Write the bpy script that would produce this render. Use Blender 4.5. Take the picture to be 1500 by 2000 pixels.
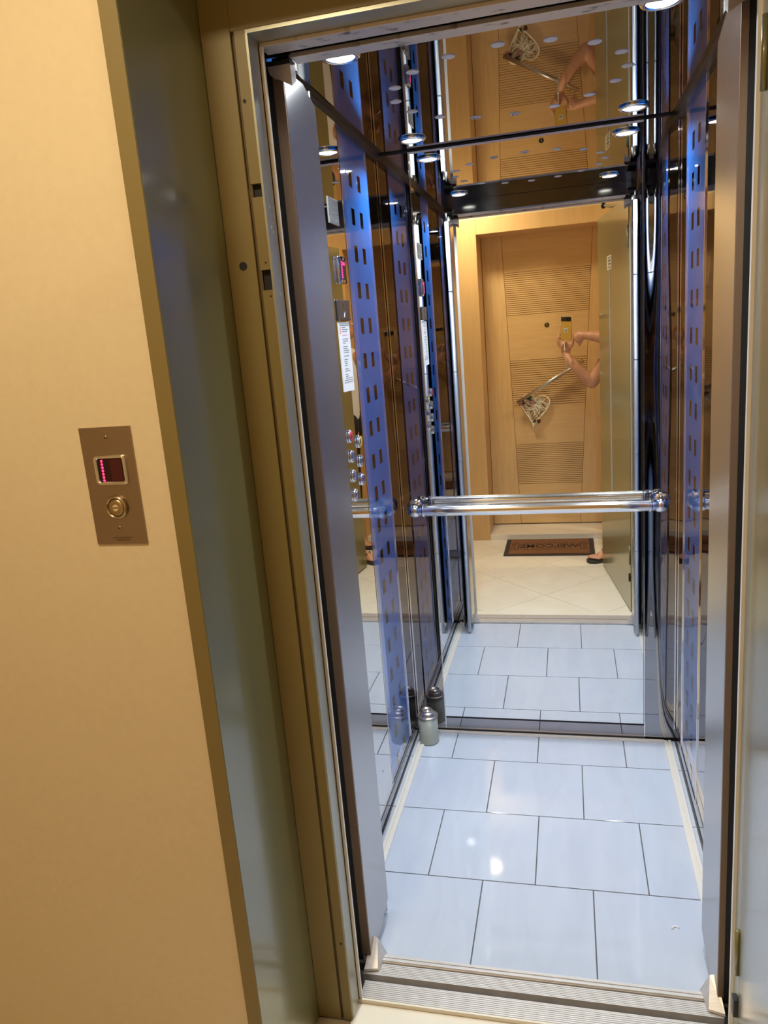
import bpy, bmesh, math, random
from mathutils import Vector, Matrix, Euler

for o in list(bpy.data.objects):
    bpy.data.objects.remove(o, do_unlink=True)
S = bpy.context.scene
COL = S.collection
random.seed(7)

# ------------------------------------------------------------------ camera
YAW, PITCH, ROLL, FPX = -0.24754042, -0.22978524, 0.08219724, 1482.78
CP = Vector((0.0, 0.0, 1.5))
_f = Vector((math.sin(YAW) * math.cos(PITCH), math.cos(YAW) * math.cos(PITCH), math.sin(PITCH)))
_r = Vector((math.cos(YAW), -math.sin(YAW), 0.0))
_d = _f.cross(_r)
RIGHT = _r * math.cos(ROLL) + _d * math.sin(ROLL)
DOWN = _r * -math.sin(ROLL) + _d * math.cos(ROLL)
UP, FWD = -DOWN, _f
cam_d = bpy.data.cameras.new('camera')
cam = bpy.data.objects.new('camera', cam_d)
COL.objects.link(cam)
cam.matrix_world = Matrix((
    (RIGHT.x, UP.x, -FWD.x, CP.x), (RIGHT.y, UP.y, -FWD.y, CP.y),
    (RIGHT.z, UP.z, -FWD.z, CP.z), (0, 0, 0, 1)))
cam_d.sensor_fit = 'HORIZONTAL'
cam_d.sensor_width = 36.0
cam_d.lens = FPX / 1500.0 * 36.0
cam_d.clip_start = 0.01
cam_d.clip_end = 50
S.camera = cam

# ------------------------------------------------------------------ world, exposure, large lights
W = bpy.data.worlds.new('world')
S.world = W
W.use_nodes = True
W.node_tree.nodes['Background'].inputs[0].default_value = (0.02, 0.018, 0.016, 1)
W.node_tree.nodes['Background'].inputs[1].default_value = 1.0
S.view_settings.view_transform = 'Standard'
S.view_settings.look = 'None'
S.view_settings.exposure = 0.0
S.view_settings.gamma = 1.0
S.view_settings.use_curve_mapping = False
cy = S.cycles
cy.max_bounces = 20
cy.glossy_bounces = 16
cy.diffuse_bounces = 5
cy.use_denoising = True
cy.caustics_reflective = True
cy.blur_glossy = 0.3
cy.sample_clamp_indirect = 6.0

CAB_W = 5.4      # watts of each spot in the lift ceiling
LOBBY_W = 14.5     # watts of the lobby ceiling lamp and of the added fill lamp


def area(name, loc, rot, size, power, color, spread=180, size_y=None):
    l = bpy.data.lights.new(name, 'AREA')
    l.shape = 'DISK' if size_y is None else 'RECTANGLE'
    l.size = size
    if size_y:
        l.size_y = size_y
    l.energy = power
    l.color = color
    l.spread = math.radians(spread)
    o = bpy.data.objects.new(name, l)
    o.location = loc
    o.rotation_euler = rot
    COL.objects.link(o)
    return o


LOBBY_LAMPS = ((-0.64, 0.30), (1.15, 0.45))  # second one is an unseen fill lamp added to brighten the lower wall
for _x, _y in LOBBY_LAMPS:
    area('lobby_light', (_x, _y, 2.44), (0, 0, 0), 0.17, LOBBY_W, (1.0, 0.84, 0.57))

# ------------------------------------------------------------------ materials
MATS = {}


def mat(name, base=(.5, .5, .5), rough=.5, metal=0.0, **k):
    if name in MATS:
        return MATS[name]
    m = bpy.data.materials.new(name)
    m.use_nodes = True
    nt = m.node_tree
    b = nt.nodes['Principled BSDF']
    b.inputs['Base Color'].default_value = (*base, 1)
    b.inputs['Roughness'].default_value = rough
    b.inputs['Metallic'].default_value = metal
    if 'coat' in k:
        b.inputs['Coat Weight'].default_value = k['coat']
        b.inputs['Coat Roughness'].default_value = k.get('coat_rough', .03)
        b.inputs['Coat IOR'].default_value = k.get('coat_ior', 1.5)
    if 'ior' in k:
        b.inputs['IOR'].default_value = k['ior']
    if 'emit' in k:
        b.inputs['Emission Color'].default_value = (*k['emit'], 1)
        b.inputs['Emission Strength'].default_value = k.get('strength', 1)
    if 'aniso' in k:
        b.inputs['Anisotropic'].default_value = k['aniso']
        b.inputs['Anisotropic Rotation'].default_value = k.get('arot', 0)
        t = nt.nodes.new('ShaderNodeTangent')
        t.direction_type = 'RADIAL'
        t.axis = k.get('axis', 'Z')
        nt.links.new(t.outputs[0], b.inputs['Tangent'])
    if k.get('var') or k.get('bump'):
        tc = nt.nodes.new('ShaderNodeTexCoord')
        mp = nt.nodes.new('ShaderNodeMapping')
        mp.inputs['Scale'].default_value = k.get('scale', (1, 1, 1))
        mp.inputs['Rotation'].default_value = k.get('trot', (0, 0, 0))
        nt.links.new(tc.outputs['Object'], mp.inputs[0])
        n = nt.nodes.new('ShaderNodeTexNoise')
        n.inputs['Scale'].default_value = k.get('nscale', 10)
        n.inputs['Detail'].default_value = k.get('detail', 4)
        n.inputs['Distortion'].default_value = k.get('dist', 0)
        nt.links.new(mp.outputs[0], n.inputs['Vector'])
        if k.get('var'):
            r = nt.nodes.new('ShaderNodeValToRGB')
            c2 = k['var']
            r.color_ramp.elements[0].position = k.get('p0', .3)
            r.color_ramp.elements[1].position = k.get('p1', .7)
            r.color_ramp.elements[0].color = (*c2, 1)
            r.color_ramp.elements[1].color = (*base, 1)
            nt.links.new(n.outputs['Fac'], r.inputs[0])
            nt.links.new(r.outputs[0], b.inputs['Base Color'])
        if k.get('bump'):
            bp = nt.nodes.new('ShaderNodeBump')
            bp.inputs['Strength'].default_value = k['bump']
            bp.inputs['Distance'].default_value = k.get('bdist', .001)
            src = n
            if 'bscale' in k:
                src = nt.nodes.new('ShaderNodeTexNoise')
                src.inputs['Scale'].default_value = k['bscale']
                src.inputs['Detail'].default_value = k.get('bdetail', 2)
                nt.links.new(mp.outputs[0], src.inputs['Vector'])
            nt.links.new(src.outputs['Fac'], bp.inputs['Height'])
            nt.links.new(bp.outputs[0], b.inputs['Normal'])
    MATS[name] = m
    return m


M_mirror = mat('mirror_glass', (.93, .94, .93), 0.0, 1)
M_polish = mat('polished_steel', (.37, .35, .36), 0.015, 1, bump=.12, bscale=3.0, scale=(1, 1, .25), bdist=.002, bdetail=0)
M_wavy = mat('wavy_polished_steel', (.56, .54, .54), 0.02, 1, bump=.9, bscale=7.0, scale=(1, 1, .12), bdist=.006, bdetail=0)
M_ceil = mat('dark_mirror_steel', (.37, .33, .29), 0.012, 1, bump=.06, bscale=4.0, bdist=.001, bdetail=0)
M_head = mat('black_header_steel', (.12, .12, .11), 0.12, 1)
M_chrome = mat('chrome', (.86, .84, .82), 0.05, 1)
M_brush = mat('brushed_steel', (.52, .50, .49), 0.24, 1, aniso=.9, arot=0.25, bump=.05, scale=(300, 300, 2), nscale=3)
M_brushp = mat('brushed_plate', (.42, .33, .26), 0.32, 1, bump=.05, scale=(2, 2, 300), nscale=3)
M_alu = mat('aluminium_sill', (.78, .74, .70), 0.35, .45, var=(.66, .61, .57), nscale=25, scale=(1, 8, 1))
M_alu2 = mat('pale_aluminium_trim', (.86, .81, .74), 0.35, .25)
M_olive = mat('olive_paint', (.215, .20, .085), 0.32, 0.1, coat=.65, coat_rough=.12, bump=.05, nscale=900, bdist=.0004)
M_olive2 = mat('olive_frame_paint', (.215, .16, .055), 0.42, 0.0, bump=.05, nscale=700, bdist=.0004)
M_steelj = mat('satin_jamb_steel', (.40, .39, .31), 0.34, .6)
M_black = mat('black_gap', (.006, .005, .005), .6)
M_rub = mat('black_plastic', (.015, .014, .014), .35)
M_cream = mat('cream_wall_paint', (.72, .60, .40), .85, 0, bump=.15, nscale=70, bdist=.002, var=(.695, .578, .382))
M_white = mat('white_ceiling_paint', (.85, .80, .7), .8)
M_tile = mat('blue_grey_glazed_tile', (.50, .535, .61), .055, 0, var=(.46, .495, .57), nscale=5, scale=(2.5, .6, 1), dist=1.2, ior=1.5, bump=.03, bscale=2.0, bdist=.002)
M_grout = mat('grey_grout', (.12, .115, .11), .9)
M_marble = mat('beige_marble_tile', (.88, .81, .68), .12, 0, var=(.82, .74, .60), nscale=4, dist=1.0, detail=6)
M_grout2 = mat('brown_grout', (.42, .33, .24), .9)
M_blue = mat('blue_metallic_film', (.022, .135, .50), 0.28, .3, coat=1.0, coat_rough=.015, coat_ior=1.62)
M_sq = mat('bare_steel_square', (.32, .30, .30), 0.03, 1)
M_wood = mat('beech_veneer', (.78, .53, .25), .30, 0, var=(.70, .45, .19), scale=(6, 6, .5), nscale=9, detail=5, dist=.4, coat=.9, coat_rough=.28)
M_woodh = mat('beech_veneer_cross_grain', (.78, .52, .24), .30, 0, var=(.70, .45, .19), scale=(.5, 6, 8), nscale=9, detail=5, dist=.4, coat=.9, coat_rough=.28)
M_woodf = mat('pale_beech_frame', (.70, .45, .20), .40, 0, var=(.64, .40, .17), scale=(6, 6, .5), nscale=8)
M_wdark = mat('dark_wood_joint', (.20, .095, .03), .6)
M_ivory = mat('bleached_wicker', (.88, .83, .70), .7)
M_skin = mat('skin', (.62, .33, .20), .5, 0, var=(.56, .28, .17), nscale=25)
M_shirt = mat('white_cotton', (.80, .80, .84), .85, bump=.2, nscale=300)
M_trous = mat('black_cotton', (.012, .011, .012), .9)
M_hair = mat('dark_hair', (.03, .02, .015), .5)
M_phone = mat('yellow_phone_back', (.80, .50, .10), .2, 0, coat=.5)
M_phrim = mat('phone_rim', (.55, .54, .50), .25, .8)
M_glassb = mat('black_glass', (.01, .011, .014), .05, 0, coat=1)
M_paper = mat('white_paper', (.86, .84, .84), .7)
M_ink = mat('grey_print', (.20, .20, .21), .8)
M_pink = mat('pink_print', (.75, .35, .38), .8)
M_label = mat('cream_label', (.80, .74, .58), .6)
M_plate = mat('grey_engraved_plate', (.50, .50, .47), .35, .6)
M_screen = mat('dark_red_display_glass', (.022, .002, .003), .30, 0)
M_led = mat('red_led_dot', (.9, .05, .12), .4, emit=(1.0, .03, .14), strength=2.6)
M_leddim = mat('magenta_led_glow', (.6, .05, .2), .4, emit=(.75, .02, .22), strength=1.0)
M_lamp = mat('halogen_lens', (1, 1, 1), .3, emit=(1.0, .97, .93), strength=14)
M_vent = mat('frosted_vent_disc', (.62, .52, .46), .5, 0)
M_vhole = mat('vent_hole', (.22, .17, .14), .6)
M_can = mat('pale_green_lacquer', (.42, .43, .37), .35, .2, coat=.4)
M_cantop = mat('canister_steel', (.72, .66, .60), .28, .9)
M_coir = mat('brown_coir', (.24, .10, .035), .95, 0, var=(.17, .07, .02), nscale=160, bump=.5, bscale=300)
M_rubber = mat('black_rubber', (.03, .026, .024), .6)
M_flesh2 = mat('burgundy_petal', (.10, .008, .015), .7)
M_bow = mat('pink_ribbon', (.55, .20, .24), .5)
M_leaf = mat('dark_green_leaf', (.05, .09, .03), .7)
M_strip = mat('pale_blue_glass_strip', (.50, .58, .62), .15, .3)
M_red = mat('red_ring', (.75, .05, .04), .3)
M_yel = mat('yellow_ring', (.75, .58, .05), .3)
M_cord = mat('white_cord', (.70, .66, .58), .6)
M_dirt = mat('dirty_white_header', (.62, .56, .52), .45, .5, var=(.10, .085, .08), nscale=9, scale=(3, 6, 1), p0=.28, p1=.42, detail=6)


# ------------------------------------------------------------------ helpers
def setp(o, label=None, cat=None, group=None, kind=None):
    if label: o['label'] = label
    if cat: o['category'] = cat
    if group: o['group'] = group
    if kind: o['kind'] = kind
    return o


def obj(name, bm, m, parent=None, smooth=False, label=None, kind=None, cat=None, group=None):
    me = bpy.data.meshes.new(name)
    bm.to_mesh(me)
    bm.free()
    ms = m if isinstance(m, (list, tuple)) else [m]
    for x in ms:
        me.materials.append(x)
    if smooth:
        for p in me.polygons:
            p.use_smooth = True
    o = bpy.data.objects.new(name, me)
    COL.objects.link(o)
    if parent is not None:
        o.parent = parent
        o.matrix_parent_inverse = Matrix.Translation(-world_loc(parent))
    return setp(o, label, cat, group, kind)


def world_loc(o):
    v = Vector(o.location)
    if o.parent is not None:
        return o.matrix_parent_inverse @ v + world_loc(o.parent)
    return v


def thing(name, label, cat, loc=(0, 0, 0), group=None):
    o = bpy.data.objects.new(name, None)
    o.empty_display_size = .05
    o.location = loc
    COL.objects.link(o)
    return setp(o, label, cat, group)


def B():
    return bmesh.new()


def box(bm, x0, x1, y0, y1, z0, z1, bev=0, M=None):
    vs = [bm.verts.new((x, y, z)) for x in (x0, x1) for y in (y0, y1) for z in (z0, z1)]
    fs = [(0, 1, 3, 2), (4, 6, 7, 5), (0, 4, 5, 1), (2, 3, 7, 6), (0, 2, 6, 4), (1, 5, 7, 3)]
    ff = [bm.faces.new([vs[i] for i in f]) for f in fs]
    if M is not None:
        for v in vs:
            v.co = M @ v.co
    if bev > 0:
        es = list({e for f in ff for e in f.edges})
        bmesh.ops.bevel(bm, geom=es, offset=bev, segments=2, affect='EDGES', profile=.5)
    return ff


def prism(bm, pts, h0, h1, axis='z'):
    """extrude a 2D polygon between h0 and h1 along the axis"""
    def P(p, h):
        if axis == 'z': return (p[0], p[1], h)
        if axis == 'y': return (p[0], h, p[1])
        return (h, p[0], p[1])
    a = [bm.verts.new(P(p, h0)) for p in pts]
    b = [bm.verts.new(P(p, h1)) for p in pts]
    n = len(pts)
    bm.faces.new(a)
    bm.faces.new(b[::-1])
    for i in range(n):
        bm.faces.new((a[i], b[i], b[(i + 1) % n], a[(i + 1) % n]))
    bmesh.ops.recalc_face_normals(bm, faces=bm.faces[:])


def frame_of(d):
    d = Vector(d).normalized()
    a = Vector((0, 0, 1)) if abs(d.z) < .9 else Vector((1, 0, 0))
    u = d.cross(a).normalized()
    return d, u, d.cross(u).normalized()


def tube(bm, pts, rad, seg=16, caps=True, flat=1.0):
    pts = [Vector(p) for p in pts]
    rs = rad if isinstance(rad, (list, tuple)) else [rad] * len(pts)
    rings = []
    d0, u, w = frame_of(pts[1] - pts[0])
    for i, p in enumerate(pts):
        if i == 0: d = pts[1] - pts[0]
        elif i == len(pts) - 1: d = pts[-1] - pts[-2]
        else: d = (pts[i + 1] - pts[i]).normalized() + (pts[i] - pts[i - 1]).normalized()
        d.normalize()
        u = (u - d * u.dot(d)).normalized()
        w = d.cross(u)
        rings.append([bm.verts.new(p + (u * math.cos(t) + w * math.sin(t) * flat) * rs[i])
                      for t in [2 * math.pi * k / seg for k in range(seg)]])
    for a, b in zip(rings, rings[1:]):
        for k in range(seg):
            bm.faces.new((a[k], a[(k + 1) % seg], b[(k + 1) % seg], b[k]))
    if caps:
        bm.faces.new(rings[0][::-1])
        bm.faces.new(rings[-1])
    return rings


def lathe(bm, prof, origin, axis=(0, 0, 1), seg=32):
    """prof: list of (radius, height) along the axis"""
    d, u, w = frame_of(axis)
    o = Vector(origin)
    rings = []
    for r, h in prof:
        if r < 1e-6:
            rings.append([bm.verts.new(o + d * h)])
        else:
            rings.append([bm.verts.new(o + d * h + (u * math.cos(t) + w * math.sin(t)) * r)
                          for t in [2 * math.pi * k / seg for k in range(seg)]])
    for a, b in zip(rings, rings[1:]):
        for k in range(seg):
            k2 = (k + 1) % seg
            if len(a) == 1 and len(b) == 1: continue
            if len(a) == 1: bm.faces.new((a[0], b[k2], b[k]))
            elif len(b) == 1: bm.faces.new((a[k], a[k2], b[0]))
            else: bm.faces.new((a[k], a[k2], b[k2], b[k]))
    if len(rings[0]) > 1: bm.faces.new(rings[0][::-1])
    if len(rings[-1]) > 1: bm.faces.new(rings[-1])
    bmesh.ops.recalc_face_normals(bm, faces=bm.faces[:])


def struct(name, bm, m, parent=None, label=None, smooth=False, kind='structure'):
    return obj(name, bm, m, parent, smooth, label, kind if parent is None else None)


# ================================================================== THE LIFT CAB
XL, XR, YB, ZC = -0.59, 0.345, 2.61, 2.067
YF = 1.50   # inner face of the cab front wall

bm = B(); box(bm, XL - .04, XR + .04, 1.515, YB + .04, -.05, -.004)
floor = struct('floor', bm, M_grout, label='lift cab floor of glossy blue grey square tiles with thin dark joints')
# floor tiles: 30 cm half-bond
g = .0016
for k, y0 in enumerate((2.419, 2.119, 1.814, 1.517)):
    y1 = (2.606, 2.419, 2.119, 1.814)[k]
    off = -.4365 if k % 2 == 0 else -.282
    xs = [XL + .002] + [x for x in [off + .2985 * i for i in range(-2, 5)] if XL + .03 < x < XR - .01] + [XR - .002]
    off_rows = {0: (-.436, -.134, .165), 1: (-.282, .0175), 2: (-.4165, -.1185, .1785), 3: (-.262, .035)}[k]
    xs = [XL + .002, *off_rows, XR - .002]
    for a, b in zip(xs, xs[1:]):
        bm = B(); box(bm, a + g, b - g, y0 + g, y1 - g, -.006, 0, bev=.0006)
        obj('floor_tile', bm, M_tile, floor)

# ceiling with its ring of frosted vents
bm = B(); box(bm, XL - .04, XR + .04, YF - .04, YB + .04, ZC, ZC + .03)
ceil = struct('ceiling', bm, M_ceil, label='dark mirror-polished steel ceiling of the lift cab')
for i in range(16):
    a = math.radians(180 + 22.5 * i)
    c = (-.124 + .28 * math.cos(a), 2.067 + .283 * math.sin(a))
    bm = B(); lathe(bm, [(0, 0), (.0135, 0), (.0150, .0012), (.0150, .004)], (c[0], c[1], ZC - .0018), seg=28)
    bmesh.ops.recalc_face_normals(bm, faces=bm.faces[:])
    v = obj('vent', bm, M_vent, ceil, True)
    if i in (12, 13):
        bm = B()
        for dx in range(-3, 4):
            for dy in range(-3, 4):
                if dx * dx + dy * dy < 10:
                    lathe(bm, [(0, 0), (.0012, 0), (.0012, .001)], (c[0] + dx * .0038, c[1] + dy * .0038, ZC - .0024), seg=6)
        obj('vent_holes', bm, M_vhole, v)

# ceiling spots
for (x, y), w in zip(((-.44, 1.69), (.19, 1.69), (-.44, 2.463), (.20, 2.455)),
                     ('front left corner', 'front right corner', 'back left corner', 'back right corner')):
    t = thing('recessed_spotlight', 'lit recessed ceiling spot with chrome ring in the %s of the cab ceiling' % w,
              'ceiling light', (x, y, ZC), 'ceiling spots of the lift cab')
    bm = B(); lathe(bm, [(.029, .0), (.029, -.004), (.032, -.008), (.040, -.006), (.043, 0)], (x, y, ZC - .0001), seg=40)
    obj('ring', bm, M_chrome, t, True)
    bm = B(); lathe(bm, [(0, -.0052), (.029, -.0052), (.029, -.002), (0, -.002)], (x, y, ZC), seg=32)
    obj('lens', bm, M_lamp, t)
    l = area('spot_beam', (x, y, ZC - .0075), (0, 0, 0), .054, CAB_W, (.86, .95, 1.0), 135)
    l.parent = t
    l.matrix_parent_inverse = Matrix.Translation(-Vector((x, y, ZC)))


# side walls with their vertical panels
def side_wall(name, X, s, label, panel_side):
    """s=+1: the wall faces +x (left wall); s=-1: faces -x"""
    bm = B(); box(bm, min(X - s * .035, X - s * .004), max(X - s * .035, X - s * .004), YF - .04, YB + .04, -.02, ZC)
    w = struct(name, bm, M_rub, label=label)
    def strip(nm, y0, y1, m, z0=.058, z1=ZC - .018, th=.0):
        bm = B()
        xa, xb = sorted((X - s * .004, X + s * th))
        box(bm, xa, xb, y0 + .0008, y1 - .0008, z0, z1)
        return obj(nm, bm, m, w)
    strip('polished_panel', YF, 1.648, M_polish)
    if panel_side:
        pass
    else:
        strip('polished_panel', 1.952, 2.148, M_polish)
    strip('polished_panel', 2.457, YB, M_polish)
    for ya, yb in ((1.65, 1.95), (2.15, 2.455)):
        p = strip('blue_panel', ya, yb, M_blue)
        p['label'] = 'blue panel with two columns of bare steel squares'
        yc = (ya + yb) / 2 + (.003 if ya > 2 else -.003)
        for r in range(19):
            z = 1.938 - .1025 * r
            for dy in (-.0475, .0475):
                bm = B()
                xa, xb = sorted((X - s * .001, X + s * .0006))
                box(bm, xa, xb, yc + dy - .0165, yc + dy + .0165, z - .0225, z + .0225)
                q = obj('square', bm, M_sq, p)
    for yy in (1.648, 1.952, 2.148, 2.457):
        bm = B()
        xa, xb = sorted((X - s * .002, X + s * .0035))
        box(bm, xa, xb, yy - .0022, yy + .0022, .058, ZC - .018, bev=.0008)
        obj('chrome_bead', bm, M_chrome, w)
    # dark cove at the ceiling and kick strip at the floor
    bm = B(); xa, xb = sorted((X - s * .004, X + s * .014))
    box(bm, xa, xb, YF, YB, ZC - .018, ZC - .0005); obj('top_trim', bm, mat('black_satin_trim', (.03, .028, .027), .3, .5), w)
    bm = B(); xa, xb = sorted((X - s * .004, X - s * .0005))
    box(bm, xa, xb, YF, YB, .0005, .056); obj('kick_strip', bm, M_polish, w)
    bm = B(); xa, xb = sorted((X - s * .003, X + s * .001))
    box(bm, xa, xb, 2.15, YB, .055, .060); obj('kick_edge', bm, M_black, w)
    return w


wl = side_wall('wall_left', XL, 1, 'left cab wall of polished steel and blue strips', True)
wr = side_wall('wall_right', XR, -1, 'right cab wall of polished steel and blue strips', False)
# back wall
bm = B(); box(bm, XL - .03, XR + .03, YB + .004, YB + .035, -.02, ZC)
wb = struct('wall_back', bm, M_rub, label='back cab wall, polished steel either side of the mirror')
bm = B(); box(bm, XL, -.4835, YB, YB + .004, .0005, ZC); obj('polished_panel', bm, M_polish, wb)
# right-hand panel is slightly buckled
bm = B()
nx, nz = 16, 40
grid = [[bm.verts.new((.2415 + (XR - .2415) * i / nx,
                       YB - .0005 - .0012 * math.sin(math.pi * i / nx) ** 2 * (1 + .45 * math.sin(7 * j / nz + .6) + .20 * math.sin(17 * j / nz)),
                       .012 + (ZC - .012) * j / nz)) for i in range(nx + 1)] for j in range(nz + 1)]
for j in range(nz):
    for i in range(nx):
        bm.faces.new((grid[j][i], grid[j][i + 1], grid[j + 1][i + 1], grid[j + 1][i]))
o = obj('buckled_panel', bm, mat('dark_polished_steel', (.34, .34, .36), .02, 1), wb, True, label='buckled polished steel panel right of the mirror')
bm = B(); box(bm, -.4835, .2415, YB, YB + .004, .0005, .055); obj('lower_panel', bm, M_polish, wb)
bm = B(); box(bm, XL, XR, YB - .003, YB + .003, 2.0615, ZC - .0002); obj('top_trim', bm, M_black, wb)
bm = B(); box(bm, -.4835, .2415, YB - .0045, YB + .003, 2.0562, 2.0612); obj('top_bead', bm, M_alu2, wb)
for x in (-.4832, .2395):
    bm = B(); box(bm, x - .0015, x + .0028, YB - .004, YB + .002, .012, 2.06, bev=.001); obj('edge_bead', bm, M_chrome, wb)
bm = B(); box(bm, XL + .001, XL + .006, YB - .006, YB - .001, .05, ZC - .02, bev=.001); obj('corner_bead', bm, M_chrome, wb)
bm = B(); box(bm, XR - .006, XR - .001, YB - .008, YB - .003, .05, ZC - .02, bev=.001); obj('corner_bead', bm, M_chrome, wb)

t = thing('wall_mirror', 'tall frameless mirror on the back wall of the lift behind the handrail', 'mirror', (-.121, YB, .06))
bm = B(); box(bm, -.4805, .2365, YB - .0015, YB + .0035, .0625, 2.056); obj('glass', bm, M_mirror, t)
bm = B(); box(bm, -.4805, .2365, YB - .0022, YB + .003, .0575, .0622); obj('bottom_channel', bm, M_black, t, label='dark channel under the glass')

# skirting trims on the floor
def skirting(name, x0, x1, y0, y1, along, flip, label):
    bm = B()
    if along == 'y':
        w = x1 - x0
        for a, b, h in ((0, .40, .007), (.40, .55, .001), (.55, 1, .006)):
            xa, xb = (x0 + w * a, x0 + w * b) if not flip else (x1 - w * b, x1 - w * a)
            box(bm, xa, xb, y0, y1, 0, h, bev=.0008)
    else:
        w = y1 - y0
        for a, b, h in ((0, .45, .006), (.45, .58, .001), (.58, 1, .007)):
            box(bm, x0, x1, y0 + w * a, y0 + w * b, 0, h, bev=.0008)
    return struct(name, bm, M_alu2, label=label)


skirting('baseboard_left', XL + .016, XL + .041, 1.515, 2.602, 'y', False, 'pale aluminium edging along the left side of the cab floor')
skirting('baseboard_right', XR - .041, XR - .016, 1.515, 2.602, 'y', True, 'pale aluminium edging along the right side of the cab floor')
skirting('baseboard_back', XL + .041, XR - .041, 2.590, 2.603, 'x', False, 'pale aluminium edging under the back mirror')

# cab front: return walls and the black door header
for x0, x1, nm, lb in ((XL, -.535, 'wall_front', 'narrow steel return left of the lift door'),
                       (.315, XR, 'wall_front', 'narrow steel return right of the lift door')):
    bm = B(); box(bm, x0, x1, YF - .03, YF, 0, ZC); struct(nm, bm, M_polish, label=lb)
t = thing('door_header', 'polished black steel header box over the cab doorway', 'header', (-.12, 1.55, 2.01))
bm = B(); box(bm, -.534, .314, 1.4725, 1.502, 2.009, ZC - .0005, bev=.001); obj('box', bm, M_head, t)
bm = B(); box(bm, -.475, .268, 1.462, 1.500, 2.000, 2.0085, bev=.001); obj('track', bm, M_dirt, t, label='dirty white lower edge')
for x in (-.505, .295):
    bm = B(); prism(bm, [(1.503, 2.03), (1.53, 2.03), (1.548, 2.018), (1.548, 2.004), (1.503, 1.999)], x - .020, x + .014, 'x')
    obj('pivot', bm, M_rub, t)

def s_gap(side):
    return .0205 if side < 0 else .0125


# folding leaves of the cab door, open against both sides
def leaf(xa, ya, xb, yb, side, label):
    """face line from the near corner (xa,ya) to the inner corner (xb,yb); body extends to side (+-1) in x"""
    t = thing('folding_door_leaf', label, 'door leaf', (xa, ya, .02), 'folded leaves of the cab door')
    th = .024 * side
    pts = [(0, .025), (0, 1.992), (.055, 1.9925), (.155, 1.965), (.155, .075), (.06, .025)]
    L = math.hypot(xb - xa, yb - ya)
    ux, uy = (xb - xa) / L, (yb - ya) / L
    pts = [(0, .022), (0, 1.993), (L * .62, 1.993), (L, 1.965), (L, .055), (L * .55, .022)]
    bm = B()
    f = [bm.verts.new((xa + ux * p[0], ya + uy * p[0], p[1])) for p in pts]
    b = [bm.verts.new((xa + ux * p[0] + th, ya + uy * p[0], p[1])) for p in pts]
    bm.faces.new(f); bm.faces.new(b[::-1])
    for i in range(len(pts)):
        j = (i + 1) % len(pts)
        bm.faces.new((f[i], b[i], b[j], f[j]))
    bmesh.ops.recalc_face_normals(bm, faces=bm.faces[:])
    obj('panel', bm, M_brush, t)
    # second, folded-away panel behind, coloured black to stand for the gap's shade
    bm = B(); box(bm, min(xa + th * 1.2, xa + th * 1.42), max(xa + th * 1.2, xa + th * 1.42), ya + .03, yb - .01, .03, 1.98)
    obj('rear_panel', bm, M_rub, t)
    # hinge tube at the inner end
    cx, cyy = xb + th * .62, yb + .006
    bm = B(); tube(bm, [(cx, cyy, .012), (cx, cyy, 1.962)], .0088, 20)
    tb = obj('hinge_tube', bm, mat('satin_tube', (.66, .68, .70), .3, .6), t, True, label='round satin grey finger-guard tube')
    bm = B(); tube(bm, [(cx, cyy, 1.962), (cx, cyy, 1.998)], .0045, 12); obj('pivot_pin', bm, M_rub, tb, True)
    for z in (.42, .88, 1.30, 1.66):
        bm = B(); tube(bm, [(cx, cyy, z), (cx, cyy, z + .004)], .0093, 20); obj('joint_ring', bm, M_chrome, tb, True)
    bm = B(); x0_, x1_ = sorted((xa + side * s_gap(side) + side * .0002, xa + side * (.037 if side < 0 else .028))); box(bm, x0_, x1_, ya - .0045, ya - .0002, .014, 2.004); obj('gap_shade', bm, M_rub, t)  # black strip put across the open gap in place of its shade
    # beige edge seal
    bm = B(); xs = sorted((xa + th * .02, xa + side * s_gap(side))); box(bm, xs[0], xs[1], ya - .005, ya, .03, 1.99); obj('edge_seal', bm, M_edge, t, label='brown anodised edge')
    # wedge foot and top bracket
    bm = B()
    s = -side
    v = [bm.verts.new(p) for p in ((xa - s * .012, ya - .03, .0045), (xa + s * .022, ya - .02, .0045), (xa + s * .030, ya + .035, .0045), (xa - s * .004, ya + .035, .0045),
                                   (xa - s * .012, ya - .03, .012), (xa + s * .020, ya - .022, .012), (xa + s * .010, ya + .03, .052), (xa - s * .004, ya + .030, .056))]
    for q in ((0, 1, 2, 3), (4, 5, 1, 0), (5, 6, 2, 1), (6, 7, 3, 2), (7, 4, 0, 3), (4, 7, 6, 5)):
        bm.faces.new([v[i] for i in q])
    bmesh.ops.recalc_face_normals(bm, faces=bm.faces[:])
    obj('foot', bm, M_alu, t, label='wedge shaped shoe standing on the sill')
    bm = B()
    v = [bm.verts.new(p) for p in ((xa - s * .020, ya - .030, 1.990), (xa + s * .024, ya - .030, 1.990), (xa + s * .024, ya - .001, 1.990), (xa - s * .02, ya - .001, 1.990),
                                   (xa - s * .016, ya - .030, 1.976), (xa + s * .024, ya - .028, 1.953), (xa + s * .024, ya - .001, 1.968), (xa - s * .016, ya - .001, 1.976))]
    for q in ((0, 3, 2, 1), (0, 1, 5, 4), (1, 2, 6, 5), (2, 3, 7, 6), (3, 0, 4, 7), (4, 5, 6, 7)):
        bm.faces.new([v[i] for i in q])
    bmesh.ops.recalc_face_normals(bm, faces=bm.faces[:])
    obj('top_bracket', bm, mat('grey_cast_bracket', (.42, .38, .37), .45, .4), t, label='wedge shaped bracket under the header')
    bm = B(); x0_, x1_ = sorted((xa - s * .022, xa + s * .024)); box(bm, x0_, x1_, ya - .03, ya - .001, 1.9902, 1.9985); obj('bracket_shim', bm, M_rub, t)
    return t


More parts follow.
